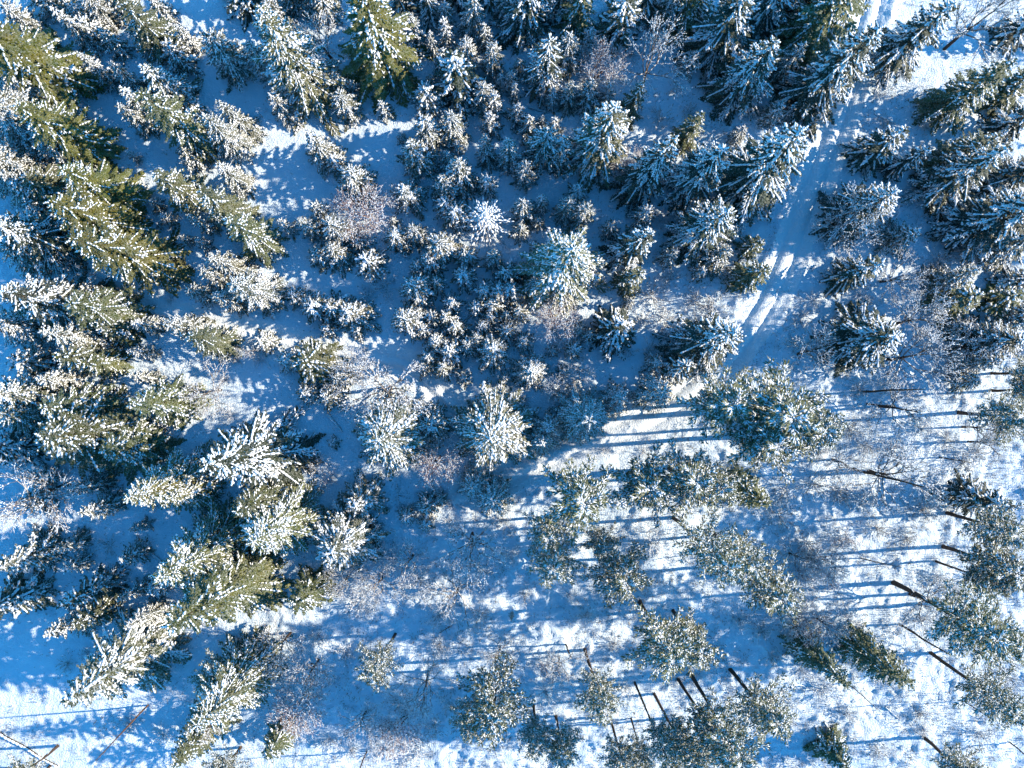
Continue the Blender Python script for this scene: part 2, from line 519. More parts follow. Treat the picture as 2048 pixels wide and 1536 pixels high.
# ------------------------------------------------------------------ pines
def pine_build(h, R, seed, crown_from=.55, n_limb=26):
    r = RS(seed)
    lim0, lim1, lr = [], [], []
    t0, td = [], []
    for i in range(n_limb):
        t = (i + .5) / n_limb
        z = h * (crown_from + (1 - crown_from) * .95 * t)
        az = i * 2.4 + r.uniform(-.5, .5)
        L = R * (1.0 - .78 * t ** 1.6) * r.uniform(.35, 1.12) * min(1, .55 + t * 2)
        n = max(4, int(L / .42)); s = np.linspace(0, 1, n + 1)
        el = r.uniform(.05, .35) + .55 * t
        an = az + r.uniform(-.6, .6) * s
        P = np.stack([np.cumsum(np.r_[0, np.cos(an[1:])]) * L / n, np.cumsum(np.r_[0, np.sin(an[1:])]) * L / n,
                      z + L * (el * s - .10 * s * s) + r.uniform(-.03, .03, n + 1) * L], -1)
        for j in range(n):
            lim0.append(P[j]); lim1.append(P[j + 1]); lr.append(.042 * (1 - s[j] * .75) * (L / R + .3))
        for j in range(1, n + 1):
            for q4 in range(4):
                an2 = an[j] + (q4 - 1.5) * .45 + r.uniform(-.25, .25)
                l = (.28 + .16 * L * (1 - s[j])) * r.uniform(.55, 1.35)
                d = np.array([math.cos(an2), math.sin(an2), r.uniform(-.05, .55)])
                e = P[j] + d * l
                lim0.append(P[j]); lim1.append(e); lr.append(.013)
                t0 += [e, P[j] + d * l * .5 + r.uniform(-.05, .05, 3)]; td += [norm(d), norm(d + r.uniform(-.7, .7, 3))]
    # dead stubs below the crown
    for i in range(16):
        z = h * r.uniform(.25, crown_from); az = r.uniform(0, 6.28); l = r.uniform(.3, 1.1)
        a = np.array([0, 0, z]); b = a + np.array([math.cos(az) * l, math.sin(az) * l, r.uniform(-.2, .1)])
        lim0.append(a); lim1.append(b); lr.append(.018)
    lim0, lim1, lr = np.array(lim0), np.array(lim1), np.array(lr)
    t0, td = np.array(t0), np.array(td)
    limbs = Bag(); tubes(limbs, lim0, lim1, lr, lr * .75, 3)
    crown = Bag()
    m = len(t0)
    for k in range(3):
        d = norm(td + r.uniform(-1, 1, (m, 3)) * .45)
        l = r.uniform(.16, .36, (m, 1))
        sprigs(crown, t0 - d * .14, t0 + d * l, .042, .042)
    snow = Bag()
    keep = r.rand(m) < .62
    w = r.uniform(.022, .055, m) + .03 * (r.rand(m) < .1)
    ex = norm(td * (1, 1, .3) + r.uniform(-.3, .3, (m, 3))) * (.10 + w[:, None] * .9)
    spindles(snow, (t0 - ex)[keep], (t0 + ex)[keep], w[keep], (w * .9)[keep], lift=.06)
    ks = r.rand(len(lim0)) < .7
    spindles(snow, lim0[ks], lim1[ks] + (lim1 - lim0)[ks] * .1, (lr * .9 + .022)[ks], .03, lift=.035)
    tr = Bag()
    zs = np.array([-.6, .2, .15 * h, .4 * h, .65 * h, .85 * h, .96 * h])
    wob = r.uniform(-1, 1, (7, 2)) * .12 * (zs[:, None] > 1)
    chain_tube(tr, np.c_[wob, zs], (.0095 * h + .05) * np.array([1.25, 1.0, .85, .7, .5, .28, .1]), 9)
    return dict(limbs=limbs.mesh('pine_limbs', M_PINEBARK), crown=crown.mesh('pine_needles', M_NEEDLE), snow=snow.mesh('pine_snow', M_SNOW, True),
                trunk=tr.mesh('pine_trunk', M_PINEBARK), h=h, R=R)
PINE_SPEC = {'P': [(17, 3.2, 1, .50), (17, 3.0, 2, .55), (18, 3.4, 3, .45), (15, 2.9, 4, .50)],
             'Q': [(11, 3.4, 5, .34), (11, 3.2, 6, .30), (12, 3.8, 7, .36)]}   # Q: low, broad crowned pines
PN_CACHE = {}
def pine_proto(kind, var):
    key = (kind, var % len(PINE_SPEC[kind]))
    if key not in PN_CACHE:
        h, R, sd_, cf = PINE_SPEC[kind][key[1]]
        PN_CACHE[key] = pine_build(h, R, 700 + sd_, cf, 64)
    return PN_CACHE[key]

# ------------------------------------------------------------------ bare trees, shrubs, dead trees
def grow(r, p, d, l, rad, depth, segs, up=.12, spread=.55, kids=3, min_l=.16):
    n = 3 if depth < 2 else 2
    q = p.copy()
    for i in range(n):
        d = norm(d + r.uniform(-1, 1, 3) * .16 + (0, 0, up * .3))
        e = q + d * l / n
        segs.append((q, e, rad * (1 - .3 * i / n), rad * (1 - .3 * (i + 1) / n), depth))
        if depth >= 1 and l * .5 > min_l and i > 0 and r.rand() < .6:
            dd = norm(d + norm(r.uniform(-1, 1, 3)) * spread * 1.5)
            grow(r, e, dd, l * r.uniform(.4, .6), rad * .45, depth + 2, segs, up, spread, kids, min_l)
        q = e
    if l * .7 < min_l or depth > 7: return
    for k in range(kids if depth < 4 else 2):
        dd = norm(d + norm(r.uniform(-1, 1, 3)) * spread)
        grow(r, q, dd, l * r.uniform(.58, .8), rad * .62, depth + 1, segs, up, spread, kids, min_l)

def seg_meshes(segs, mat, snow_p, r, snow_w=1.0, name='bare'):
    P0 = np.array([s[0] for s in segs]); P1 = np.array([s[1] for s in segs])
    R0 = np.maximum(np.array([s[2] for s in segs]), .013); R1 = np.maximum(np.array([s[3] for s in segs]), .009)
    dep = np.array([s[4] for s in segs])
    b = Bag(); tubes(b, P0, P1, R0, R1, 3)
    sn = Bag(); n = len(segs)
    d = norm(P1 - P0)
    ks = (r.rand(n) < snow_p) & (np.abs(d[:, 2]) < .9)
    spindles(sn, (P0 - d * .02)[ks], (P1 + d * .03)[ks], ((np.minimum(R0, .08) * .95 + .016) * snow_w)[ks], (.022 * snow_w), lift=.02)
    return b.mesh(name + '_branches', mat), sn.mesh(name + '_snow', M_SNOW, True)

def bare_build(h, R, seed, mat, snow_p=.55, stems=1, low=.35, dense=1.0):
    r = RS(seed); segs = []
    tr = Bag()
    for st in range(stems):
        az = r.uniform(0, 6.28); tilt = .05 if stems == 1 else .3
        top = np.array([math.cos(az) * tilt * h * low, math.sin(az) * tilt * h * low, h * low])
        base = np.array([math.cos(az), math.sin(az), 0]) * (.1 if stems > 1 else 0)
        pts = [base * 1.0 + (0, 0, -.5), base, base * .5 + top * .5 + r.uniform(-.1, .1, 3), top]
        rd = .019 * h / math.sqrt(stems)
        chain_tube(tr, pts, rd * np.array([1.3, 1.1, .9, .7]), 7)
        n = int(6 / math.sqrt(stems) + 1)
        for k in range(n):
            a = k * 2.4 + r.uniform(-.4, .4); t = k / n
            st_p = base * .5 + top * (.65 + .35 * t)
            el = r.uniform(.5, 1.1)
            dd = norm(np.array([math.cos(a), math.sin(a), el]))
            grow(r, st_p, dd, R * .52 * r.uniform(.8, 1.1), rd * .5, 1, segs, .12, .62, 3, .2 / dense)
        grow(r, top, np.array([0, 0, 1.0]), h * .25, rd * .6, 1, segs, .2, .6, 3, .2 / dense)
    br, sn = seg_meshes(segs, mat, snow_p, r)
    return dict(trunk=tr.mesh('bare_trunk', M_PINEBARK), branches=br, snow=sn, h=h, R=R, n=len(segs))

def shrub_build(h, R, seed, mat, n=26, snow_p=.5):
    r = RS(seed); segs = []
    for k in range(n):
        a = r.uniform(0, 6.28); rr = math.sqrt(r.rand()) * .9
        d = norm(np.array([math.cos(a) * rr * R, math.sin(a) * rr * R, h * (1.1 - .6 * rr)]))
        p = np.array([math.cos(a) * .12 * rr, math.sin(a) * .12 * rr, -.1])
        L = math.hypot(R * rr, h) * r.uniform(.5, .8)
        q = p
        for i in range(3):
            d = norm(d + r.uniform(-1, 1, 3) * .15 + (0, 0, -.08 * i))
            e = q + d * L / 3
            segs.append((q, e, .016 - .003 * i, .013 - .003 * i, 1 + i))
            if i > 0:
                for _ in range(3):
                    dd = norm(d + norm(r.uniform(-1, 1, 3)) * .7); l2 = L * r.uniform(.2, .42)
                    m = e + dd * l2 * .5; f = m + norm(dd + r.uniform(-1, 1, 3) * .3) * l2 * .5
                    segs += [(e, m, .011, .009, 4), (m, f, .009, .007, 5)]
            q = e
    return seg_meshes(segs, mat, snow_p, r, 1.25, 'shrub') + (len(segs),)

def star_build(h, R, seed):
    """dead conifer: bare boughs standing out all round, thick with rime"""
    r = RS(seed); segs = []
    for i in range(100):
        t = i / 100; z = h * (1 - .97 * t); a = i * 2.4 + r.uniform(-.2, .2)
        L = R * (.25 + .75 * min(1, t * 1.6)) * r.uniform(.6, 1.1)
        d = np.array([math.cos(a), math.sin(a), .25 - .5 * t]); q = np.array([0, 0, z])
        for j in range(4):
            d = norm(d + r.uniform(-1, 1, 3) * .14); e = q + d * L / 4
            segs.append((q, e, .05 - .008 * j, .042 - .008 * j, j))
            if j > 1 and r.rand() < .6:
                dd = norm(d + r.uniform(-1, 1, 3) * .8); segs.append((e, e + dd * .35, .015, .01, 5))
            q = e
    br, sn = seg_meshes(segs, M_DEAD, .97, r, 1.6)
    tr = Bag(); chain_tube(tr, [(0, 0, -.5), (0, 0, .1), (.05, 0, h * .5), (0, 0, h)], .1 * np.array([1.3, 1.1, .8, .2]), 8)
    return dict(trunk=tr.mesh('dead_trunk', M_DEAD), branches=br, snow=sn, h=h, R=R)

BARE_SPEC = {'b': [(9, 3.0, 1), (9, 3.3, 2), (8, 2.8, 3), (10, 3.4, 4)], 'r': [(7, 2.4, 11), (7, 2.6, 12)]}
BR_CACHE = {}
def bare_proto(kind, var):
    key = (kind, var % len(BARE_SPEC[kind]))
    if key not in BR_CACHE:
        h, R, sd_ = BARE_SPEC[kind][key[1]]
        BR_CACHE[key] = bare_build(h, R, 900 + sd_, M_TWIG if kind == 'b' else M_REDTWIG, .6 if kind == 'b' else .42,
                                   1 if kind == 'b' else 3, .4 if kind == 'b' else .3, .72 if kind == 'b' else .95)
    return BR_CACHE[key]
SH_CACHE = {}
def shrub_proto(kind, var):
    key = (kind, var % 4)
    if key not in SH_CACHE:
        mat = {'u': M_BROWNTWIG, 'w': M_TWIG, 'v': M_REDTWIG}[kind]
        SH_CACHE[key] = shrub_build(1.5, 1.4, 500 + key[1] * 3 + ord(kind), mat, 30, {'u': .45, 'w': .85, 'v': .45}[kind])
    return SH_CACHE[key]

CATALOG = '''
# ---------------- spruces: look tipx tipy endx endy halfwidth | own label
s 2 10 95 72 26
s 100 15 212 118 22
s 140 8 195 60 20
s 168 -12 242 58 25
g 240 2 372 120 36
s 195 58 264 120 22
s 155 107 243 193 20
s 225 130 302 202 22
s 283 130 400 214 36
s 300 -8 352 45 20
s 357 57 397 118 17
s 414 62 490 166 34
s 248 180 335 262 24
g 290 190 422 332 38
s 243 213 312 278 22
s 440 203 520 290 24
s 408 232 502 335 28
s 433 330 500 393 22
g 305 345 412 425 34
s 254 306 286 330 9
y -70 30 182 190 66 | giant yellow-green spruce crowding the left edge near the top corner
y 30 215 235 302 46
f -40 190 120 290 60
f -50 300 100 400 55
y 118 342 285 420 48
y 100 408 296 475 50
y 148 462 360 560 48 | fan-shaped yellow-green spruce whose boughs spread over the snow near the left track
S -40 430 150 525 46
S 5 580 205 662 46
g 130 600 275 685 46
s 264 640 335 668 18
s 334 640 432 690 24
g 375 670 476 724 28
f -10 630 70 722 42
s 75 665 236 705 30
g 110 700 245 752 32
s 70 752 175 775 26
g 165 715 262 765 26
s 262 700 324 724 14
s 265 752 332 770 15
s 302 402 330 424 15
s 322 432 356 452 14
s 313 447 324 452 7
s 361 473 392 492 11
s 396 482 428 503 14
s 378 430 436 476 17
g 400 392 512 462 32
g 448 438 558 516 34
s 425 510 502 562 24
s 405 540 460 590 20
s 380 574 432 622 20
s 470 560 553 640 34
s 430 590 492 632 22
s 148 530 164 541 9
s 527 2 596 70 30
p 522 40 650 225 58 | pale green-gold spruce with frosted crown on the upper shaded clearing
s 505 85 548 180 24
y 700 -40 788 178 64 | giant mossy gold-flecked spruce leaning off the top edge
s 666 142 698 190 16
s 678 186 716 242 26
s 545 188 590 246 22
s 764 202 768 246 15
s 823 25 836 106 18
S 850 -30 856 60 22
S 790 -35 815 45 26
s 886 6 890 62 18
s 940 -18 945 86 27
s 888 42 893 106 18
s 859 64 865 118 14
s 929 78 931 148 22
s 882 100 886 162 22
S 908 108 914 219 42 | twin-topped snow-laden spruce standing just above a shaded hollow near the top
s 973 48 975 112 20
s 984 88 981 162 22
s 859 150 862 179 12
s 848 177 852 240 29
s 967 164 970 226 25
s 986 184 985 236 18
s 980 226 978 276 21
s 848 240 860 312 28
s 900 228 900 296 26
s 912 282 915 312 13
s 822 280 836 360 34
s 801 270 804 290 9
s 972 274 974 342 20
s 1020 280 1022 348 22
s 893 306 895 346 18
s 912 318 915 396 34
s 970 352 975 396 20
s 885 350 890 408 27
s 810 370 817 430 30
s 625 270 645 358 29
s 665 316 672 362 22
s 700 340 714 412 33
s 1021 140 1022 186 14
s 1000 150 1003 186 12
s 1008 -5 1010 44 20
S 1050 -45 1062 86 46
g 1165 -35 1150 82 34
S 1256 -15 1225 102 38
S 1094 80 1086 196 34
s 1142 74 1134 152 26
s 1143 165 1134 226 18
s 1185 164 1168 228 26
s 1105 184 1103 222 14
s 1028 163 1028 207 12
s 1222 170 1206 216 16
g 1277 168 1254 272 22
T 1228 208 1180 352 46 | golden-topped snow-laden spruce in the upper middle thicket
g 1402 230 1352 300 23
S 1500 -20 1400 142 56
S 1552 68 1448 218 48
g 1400 -40 1345 58 46
S 1332 272 1255 416 43
S 1448 292 1352 412 43
s 1490 256 1464 292 15
S 1622 262 1462 424 58 | broad drooping spruce beside the upper track, snow in stripes on its boughs
s 1035 208 1035 252 20
s 1060 234 1055 282 22
s 1083 231 1082 262 12
s 1110 237 1105 280 18
s 1090 260 1076 342 35
s 1125 274 1115 346 26
s 1052 324 1048 376 20
g 1720 -45 1545 112 62
s 1702 12 1604 134 20
s 1606 90 1540 172 24
S 1748 56 1598 266 48 | tall spruce striped with blue-white snow against the upper track
S 1895 6 1742 172 42
g 2032 125 1842 236 40 | long dark spruce leaning right above the upper clearing
S 1810 262 1702 342 34
S 2034 298 1830 392 46 | long dark spruce with narrow snow stripes leaning towards the right edge
g 2004 268 1842 332 36
S 1860 300 1705 346 22
S 2088 212 1962 282 30
S 1792 385 1642 442 46
s 1836 455 1764 512 30
S 2100 395 1885 478 54
S 1756 528 1656 572 30
s 1962 543 1848 568 28
g 1965 586 1856 622 40
g 2044 588 1955 622 34
S 2075 552 2005 580 28
S 2040 672 1905 712 44
S 1788 662 1655 710 52 | snow-slab spruce with thick blue-white boughs right of the lower track
s 2000 712 1905 745 28
s 2060 640 1990 660 26
s 597 432 638 482 21
s 558 442 592 472 14
s 625 410 656 450 18
s 655 443 706 488 27
s 787 438 791 462 12
s 790 460 798 516 27
s 828 453 831 502 21
s 890 400 896 440 26
s 905 418 908 462 30
s 873 478 888 530 33
s 633 500 645 545 24
s 660 490 684 552 30
s 718 478 726 512 20
s 737 512 752 566 32
s 832 528 838 552 18
s 858 515 863 560 26
s 829 564 840 604 34
s 870 560 873 594 22
s 835 592 841 618 22
s 930 505 931 538 24
s 925 546 928 576 25
s 985 502 985 540 20
s 903 600 906 628 22
s 968 578 969 602 24
s 985 606 986 626 24
s 980 632 982 650 20
s 1010 628 1011 646 18
s 963 650 965 668 17
s 1010 658 1011 678 20
s 583 588 612 612 20
s 618 606 640 645 28
s 660 606 675 650 33
s 695 622 722 668 38
s 648 654 662 672 16
s 812 630 828 668 34
s 838 628 842 652 20
s 845 655 849 676 18
s 862 628 866 652 18
s 890 632 894 658 24
s 908 652 911 676 23
s 870 680 874 702 22
s 900 700 904 728 29
s 932 690 934 712 22
s 950 675 952 696 20
s 982 700 984 730 33
s 852 712 856 734 22
s 842 735 846 754 19
s 882 735 886 758 24
s 925 758 927 772 16
s 1010 755 1011 768 14
s 1048 682 1048 700 20
f 568 715 602 738 27
g 608 716 668 772 44
s 604 783 622 796 22
s 650 792 682 806 30
s 672 752 705 775 26
s 517 675 548 736 22
s 1050 404 1046 452 25
s 1087 390 1082 432 16
s 1138 398 1128 446 22
s 1157 372 1150 412 22
s 1172 404 1160 456 22
s 1040 450 1038 482 20
s 1078 436 1075 462 16
F 1133 485 1100 610 84 | broad rime-whitened spruce standing over the central thicket
s 1225 450 1214 478 18
s 1300 415 1270 452 22
S 1292 454 1228 536 40
g 1278 543 1240 588 27
s 1350 500 1325 532 18
S 1452 418 1368 508 46
s 1476 452 1440 482 18
s 1457 498 1412 548 28
g 1520 478 1488 532 22
s 1404 540 1390 560 14
g 1528 532 1470 592 27
s 1262 600 1250 618 12
S 1237 650 1215 690 42
S 1468 668 1352 720 50 | dark spruce fringed with snow at the bend of the track
s 1180 668 1168 684 17
s 1150 698 1142 712 20
f 1062 740 1062 755 36
S 1380 733 1320 752 30
s 1320 722 1300 740 22
f 1244 793 1236 796 26
f 1242 815 1238 818 22
f 1324 788 1296 790 36
f 1172 834 1168 832 54 | lone rosette spruce with evenly spread white boughs above the track
f 1097 858 1093 852 29
f 1083 886 1078 880 31
s -10 782 130 812 42
S -30 900 88 888 36
g 85 875 250 848 68 | broad speckled green-and-white tree at the left, thick with snow clumps
g 200 905 330 870 50
g 256 812 400 790 42
s 138 986 226 950 20
s 158 1028 246 988 22
s 262 1060 306 1042 12
s 106 1102 182 1068 18
s -15 1135 125 1075 38
s 125 1138 184 1106 18
g 470 1020 580 960 34
S 398 950 628 868 62 | wide spruce carrying big white snow slabs left of the shaded hollow
F 762 885 744 872 78 | fat snow-caked spruce at the centre of the shaded clearing
s 860 850 850 842 34
F 986 862 984 852 80 | round silvery spruce standing where the track fades into the thicket
s 712 1008 722 990 38
W 666 1100 694 1066 52 | low rosette spruce with thick white snow on every bough
s 744 1072 758 1052 21
s 812 1036 816 1018 20
s 852 1016 856 998 24
s 880 1002 882 990 16
s 850 1052 852 1040 18
f 942 978 944 962 31
f 986 1004 988 984 35
s 662 888 664 884 12
G 345 1262 582 1112 56 | green-and-white leaning spruce reaching down from the shaded hollow
S -45 1232 90 1160 38
s 30 1205 100 1160 24
S 113 1216 242 1150 32
s 92 1278 192 1212 28
s 254 1256 342 1206 20
s 232 1206 302 1160 18
W 125 1405 350 1265 64 | big spruce striped with white snow slabs over the lower left clearing
s 180 1180 245 1140 20
g 588 1214 652 1150 34
g 338 1522 482 1442 36
g 533 1512 592 1446 26
G 1822 1378 1600 1212 34 | long leaning spruce with a green tip pointing at the bright lower right snow
g 1692 1360 1560 1280 32
g 1702 1536 1620 1478 30
g 1536 1004 1462 940 32
S 2032 1016 1890 968 34
s 1395 712 1378 700 14
s 1128 742 1122 738 12
s 700 165 718 190 12
s 1158 655 1150 668 16
s 995 575 998 600 28
s 1015 540 1015 575 30
s 950 610 951 630 20
s 1020 575 1020 605 24
s 1040 620 1040 640 22
s 1108 700 1106 715 14
s 745 60 760 110 18
s 1070 560 1066 590 20
s -20 60 60 110 30
s 60 -30 130 30 30
s 100 -20 180 40 26
s 205 -30 270 30 28
S 455 -60 480 20 40
s 560 -60 600 30 34
s 615 -50 650 40 34
s 640 -10 665 60 26
s 1095 -60 1092 40 36
S 1130 -50 1125 45 32
S 1305 -60 1285 60 44
s 1355 -40 1325 70 32
S 980 -60 985 20 34
S 905 -60 910 15 34
s 830 -70 838 10 32
s 1055 30 1057 90 26
s 1180 60 1172 110 20
s 1040 120 1042 160 18
S 1640 -60 1560 60 50
S 1580 -50 1490 80 46
s 1480 60 1420 130 30
s 1560 210 1520 250 20
s 1390 110 1360 150 18
S 2080 30 1990 90 34
g 2070 150 1960 215 36
S 2090 330 1960 395 44
s 1990 430 1900 470 28
s 2080 470 1960 520 40
s 1910 560 1850 590 26
s 2080 620 2000 650 30
s 1940 650 1880 672 24
s 1960 760 1900 768 24
s 365 300 405 350 24
s 330 90 390 150 30
s 160 40 220 95 26
s 262 40 330 110 30
s 20 360 110 420 40
f 60 250 160 320 46
f 0 130 110 220 50
g 40 350 140 415 44
s 50 400 130 450 32
s 0 480 110 545 40
g 40 610 150 660 38
s 150 650 230 690 30
g 200 640 290 690 32
s 30 720 120 755 34
s 0 840 80 840 32
s 60 960 120 940 22
p 495 1080 628 1010 56 | pale speckled spruce with thick snow clumps left of the shaded hollow
p 325 1150 500 1050 58
p 245 1000 420 935 50
g 470 1015 590 960 32
p 395 1445 560 1300 54
p 0 830 100 825 44
g 90 820 240 800 40
p 330 1000 440 960 36
s 40 1010 110 980 26
g 150 1250 230 1200 26
s 300 1180 350 1150 24
s 240 1120 300 1090 22
# ---------------- pines: P basex basey crownx crowny halfwidth height (0 = from base and crown)
P 1420 812 1450 815 66 14
P 1525 800 1570 830 78 15 | widest pine right of the track bend, speckled all over with snow
P 1500 860 1545 890 62 14
P 1600 845 1635 860 50 14
P 1270 950 1290 970 58 12
P 1350 935 1385 960 60 13
P 1410 955 1440 975 42 12
P 1145 965 1160 990 66 14 | blue-tinged speckled pine below the track, left of its row
P 1090 1045 1100 1070 40 12
P 1100 1100 1112 1130 44 13
Q 1190 1060 1205 1090 34 10
P 1335 1043 1425 1100 52 0
P 1440 1080 1500 1120 46 15
Q 1225 1115 1250 1155 52 12
P 1480 1120 1545 1185 52 0
P 1268 1208 1330 1290 56 0 | green pine with dense crown in the bright lower opening
P 1330 1230 1395 1290 46 0
P 1351 1362 1430 1490 44 0
P 1376 1350 1475 1500 58 0 | tallest pine of the dark-trunk row, its thick bare trunk in plain sight
P 1448 1348 1530 1430 52 0
P 1302 1390 1360 1500 38 0
P 1273 1362 1325 1500 30 0
P 1203 1434 1245 1530 34 0
P 1160 1299 1196 1395 38 0
P 1350 1437 1400 1525 38 0
P 1255 1437 1290 1515 22 0
P 1060 1408 1072 1480 34 0
P 1100 1430 1120 1500 34 0
Q 985 1310 988 1400 58 0 | dark bushy pine near the bottom edge with white-edged boughs
Q 950 1370 950 1430 34 12
P 800 1270 755 1345 36 0
P 1020 1200 1025 1230 5 4
P 470 1300 420 1350 34 0
P 477 1490 440 1550 36 0
P 1773 1188 1950 1250 62 0 | dark-trunked pine whose long bare stem crosses the lower right snow
P 1868 1288 2000 1395 48 0
P 1880 1190 2010 1275 52 0
P 1840 1480 1930 1545 44 0
P 1893 1085 2010 1140 52 0
P 1875 1112 1985 1170 30 0
P 1900 1010 2010 1060 48 0
P 1919 823 2030 832 44 0
P 1984 780 2060 782 34 0
P 1985 742 2070 745 34 0
P 115 1488 30 1560 34 0
P 95 1520 30 1590 30 0
# ---------------- bare trees: kind x y halfwidth height
b 645 80 52 9
b 1302 130 62 10 | large frosted bare tree in the upper middle thicket, dark forked trunk
b 1970 35 60 12
r 735 415 54 6 | pinkish bare shrub tree above the central thicket
r 1200 130 42 6
b 700 745 44 6
b 765 775 74 8 | wide bare tree with pale radiating branches above the fat snow-caked spruce
r 872 925 48 6 | pinkish bare tree beside the fat snow-caked spruce
b 60 985 82 11 | large white-frosted bare tree at the left edge
b 940 1085 58 8
b 415 780 50 6
r 1108 648 42 6
b 1700 455 55 9
b 1800 552 44 7
b 1840 640 52 8
b 1830 715 66 9
b 1625 705 46 7
b 1790 955 74 9 | forked bare tree with black trunk on the open snow at right
b 1805 815 52 8
b 1690 925 42 5
b 560 1290 46 7
b 615 1350 46 8
r 600 1410 52 6 | purplish bare shrub tree at the bottom beside the shadowed hollow
b 850 1370 54 7
r 810 1455 52 5
b 720 1450 46 6
b 760 1165 44 5
b 915 1190 62 5
b 820 1120 40 5
b 690 1160 34 4
b 1870 1215 56 8
b 2000 1330 44 8
b 1160 740 34 4
b 1120 780 36 4
b 770 745 14 3
b 1000 1310 34 5
b 1120 1330 40 5
b 1650 1250 36 5
r 1600 1240 36 5
b 1990 890 40 7
b 500 700 20 4
r 1250 330 34 4
b 1960 690 44 7
b 1985 860 36 8
b 1600 1120 44 5
r 1660 1130 44 5
b 430 1440 30 6
# ---------------- shrubs: kind x y halfwidth
u 215 1092 26
u 1560 210 24
u 1575 250 22
u 1700 110 12
u 1305 590 34
u 1345 560 26
u 1390 600 32
u 1330 640 34
u 1430 610 30
u 1400 650 28
u 1285 640 26
u 1450 555 22
w 1370 480 24
w 1320 440 20
u 1255 700 24
u 1300 700 26
w 1110 670 20
w 770 575 34
w 735 590 24
w 780 1110 42
w 840 1160 38
w 720 1200 36
w 880 1230 30
u 960 1230 28
w 1300 1085 24
u 1320 235 26
u 1380 225 24
u 1350 180 20
u 1180 165 26
u 1415 165 26
w 1260 110 22
u 1880 520 28
u 1910 500 26
w 1950 480 24
u 1630 970 34
u 1680 980 34
u 1730 1000 30
u 1575 980 34
u 1560 1030 36
v 1620 1090 38
v 1600 1145 36
v 1700 1080 28
u 1760 1060 28
u 1820 1080 26
u 1850 1020 34
u 1870 980 26
u 1930 925 34
u 1960 905 26
u 1900 880 26
u 1740 890 30
u 1700 860 28
u 1790 900 26
u 1640 905 24
w 1850 860 26
u 1720 780 24
w 1770 770 28
u 1520 1260 26
u 1540 1310 22
w 1480 1240 24
w 1170 1230 22
u 1230 1290 22
w 1090 1380 26
v 1090 1330 24
u 1140 1450 26
w 1250 1380 22
w 1700 1240 30
u 1730 1290 26
u 1760 1350 24
u 1850 1240 28
w 1920 1190 28
u 1960 1160 26
w 1880 1155 24
u 1840 1430 20
u 1760 1500 20
u 1960 1470 26
v 1850 1460 18
w 1640 1380 26
w 1600 1340 22
u 1570 1440 22
w 1700 1430 22
u 1650 1490 24
w 440 1160 20
u 370 1180 22
u 410 1230 26
w 300 1230 22
u 130 1330 24
u 170 1310 20
w 320 1470 26
u 260 1450 22
v 380 1480 18
w 640 1270 26
u 690 1310 26
u 740 1310 22
w 880 1290 24
u 900 1400 24
u 870 1450 26
v 770 1500 28
w 830 1510 26
u 700 1500 22
w 660 1480 24
u 580 740 12
w 730 700 12
u 640 930 28
v 660 960 24
w 520 720 16
u 470 715 18
w 460 830 16
u 340 600 12
u 450 760 16
u 305 1010 18
w 30 930 24
u 130 940 18
w 330 860 20
u 1600 640 24
w 1625 600 22
u 1590 690 22
u 1670 640 14
w 1720 590 16
u 1740 600 14
u 1770 250 16
w 1760 190 16
u 1850 250 18
u 1330 350 16
w 1235 300 14
u 1110 790 26
u 1050 800 16
w 1210 900 14
u 1290 905 16
u 1010 1050 22
w 1020 1110 26
u 960 1140 26
w 900 1050 22
u 905 1010 12
u 1050 1190 20
w 1140 1190 18
'''
# ------------------------------------------------------------------ placing
THINGS = []
LANDMARKS = [
    (973, 440, 'the dead star-shaped tree'), (1115, 530, 'the broad central rime-white spruce'),
    (985, 850, 'the round silvery spruce'), (762, 888, 'the fat snow-caked spruce'),
    (510, 895, 'the spruce with big white slabs'), (667, 1090, 'the low white rosette spruce'),
    (1172, 834, 'the lone rosette spruce'), (1725, 695, 'the snow-slab spruce'), (1415, 695, 'the spruce at the track bend'),
    (1540, 345, 'the broad drooping spruce'), (1670, 160, 'the striped spruce on the track'),
    (1205, 275, 'the golden-topped spruce'), (910, 160, 'the twin-topped spruce'), (750, 70, 'the mossy giant at the top edge'),
    (590, 130, 'the pale gold spruce'), (250, 510, 'the fan-shaped yellow-green spruce'), (60, 120, 'the yellow-green giant'),
    (170, 860, 'the broad speckled tree'), (60, 985, 'the white-frosted bare tree'), (240, 1330, 'the slab-striped lower spruce'),
    (460, 1185, 'the green-and-white leaning spruce'), (1330, 1290, 'the dense green pine'), (1160, 985, 'the blue-tinged pine'),
    (1570, 830, 'the widest pine'), (1790, 955, 'the forked black-trunked bare tree'), (1710, 1300, 'the long lower leaning spruce'),
    (1900, 1235, 'the long-stemmed dark pine'), (1450, 1430, 'the tallest dark-trunk pine'), (988, 1400, 'the dark bushy pine'),
    (600, 1410, 'the purplish bare shrub tree'), (1940, 345, 'the long striped right spruce'), (872, 925, 'the pinkish bare tree'),
    (735, 415, 'the pinkish shrub tree'), (1935, 180, 'the long dark upper spruce'), (1302, 130, 'the large frosted bare tree')]

def rad(u, v):
    return math.hypot(u - CX, v - CY)

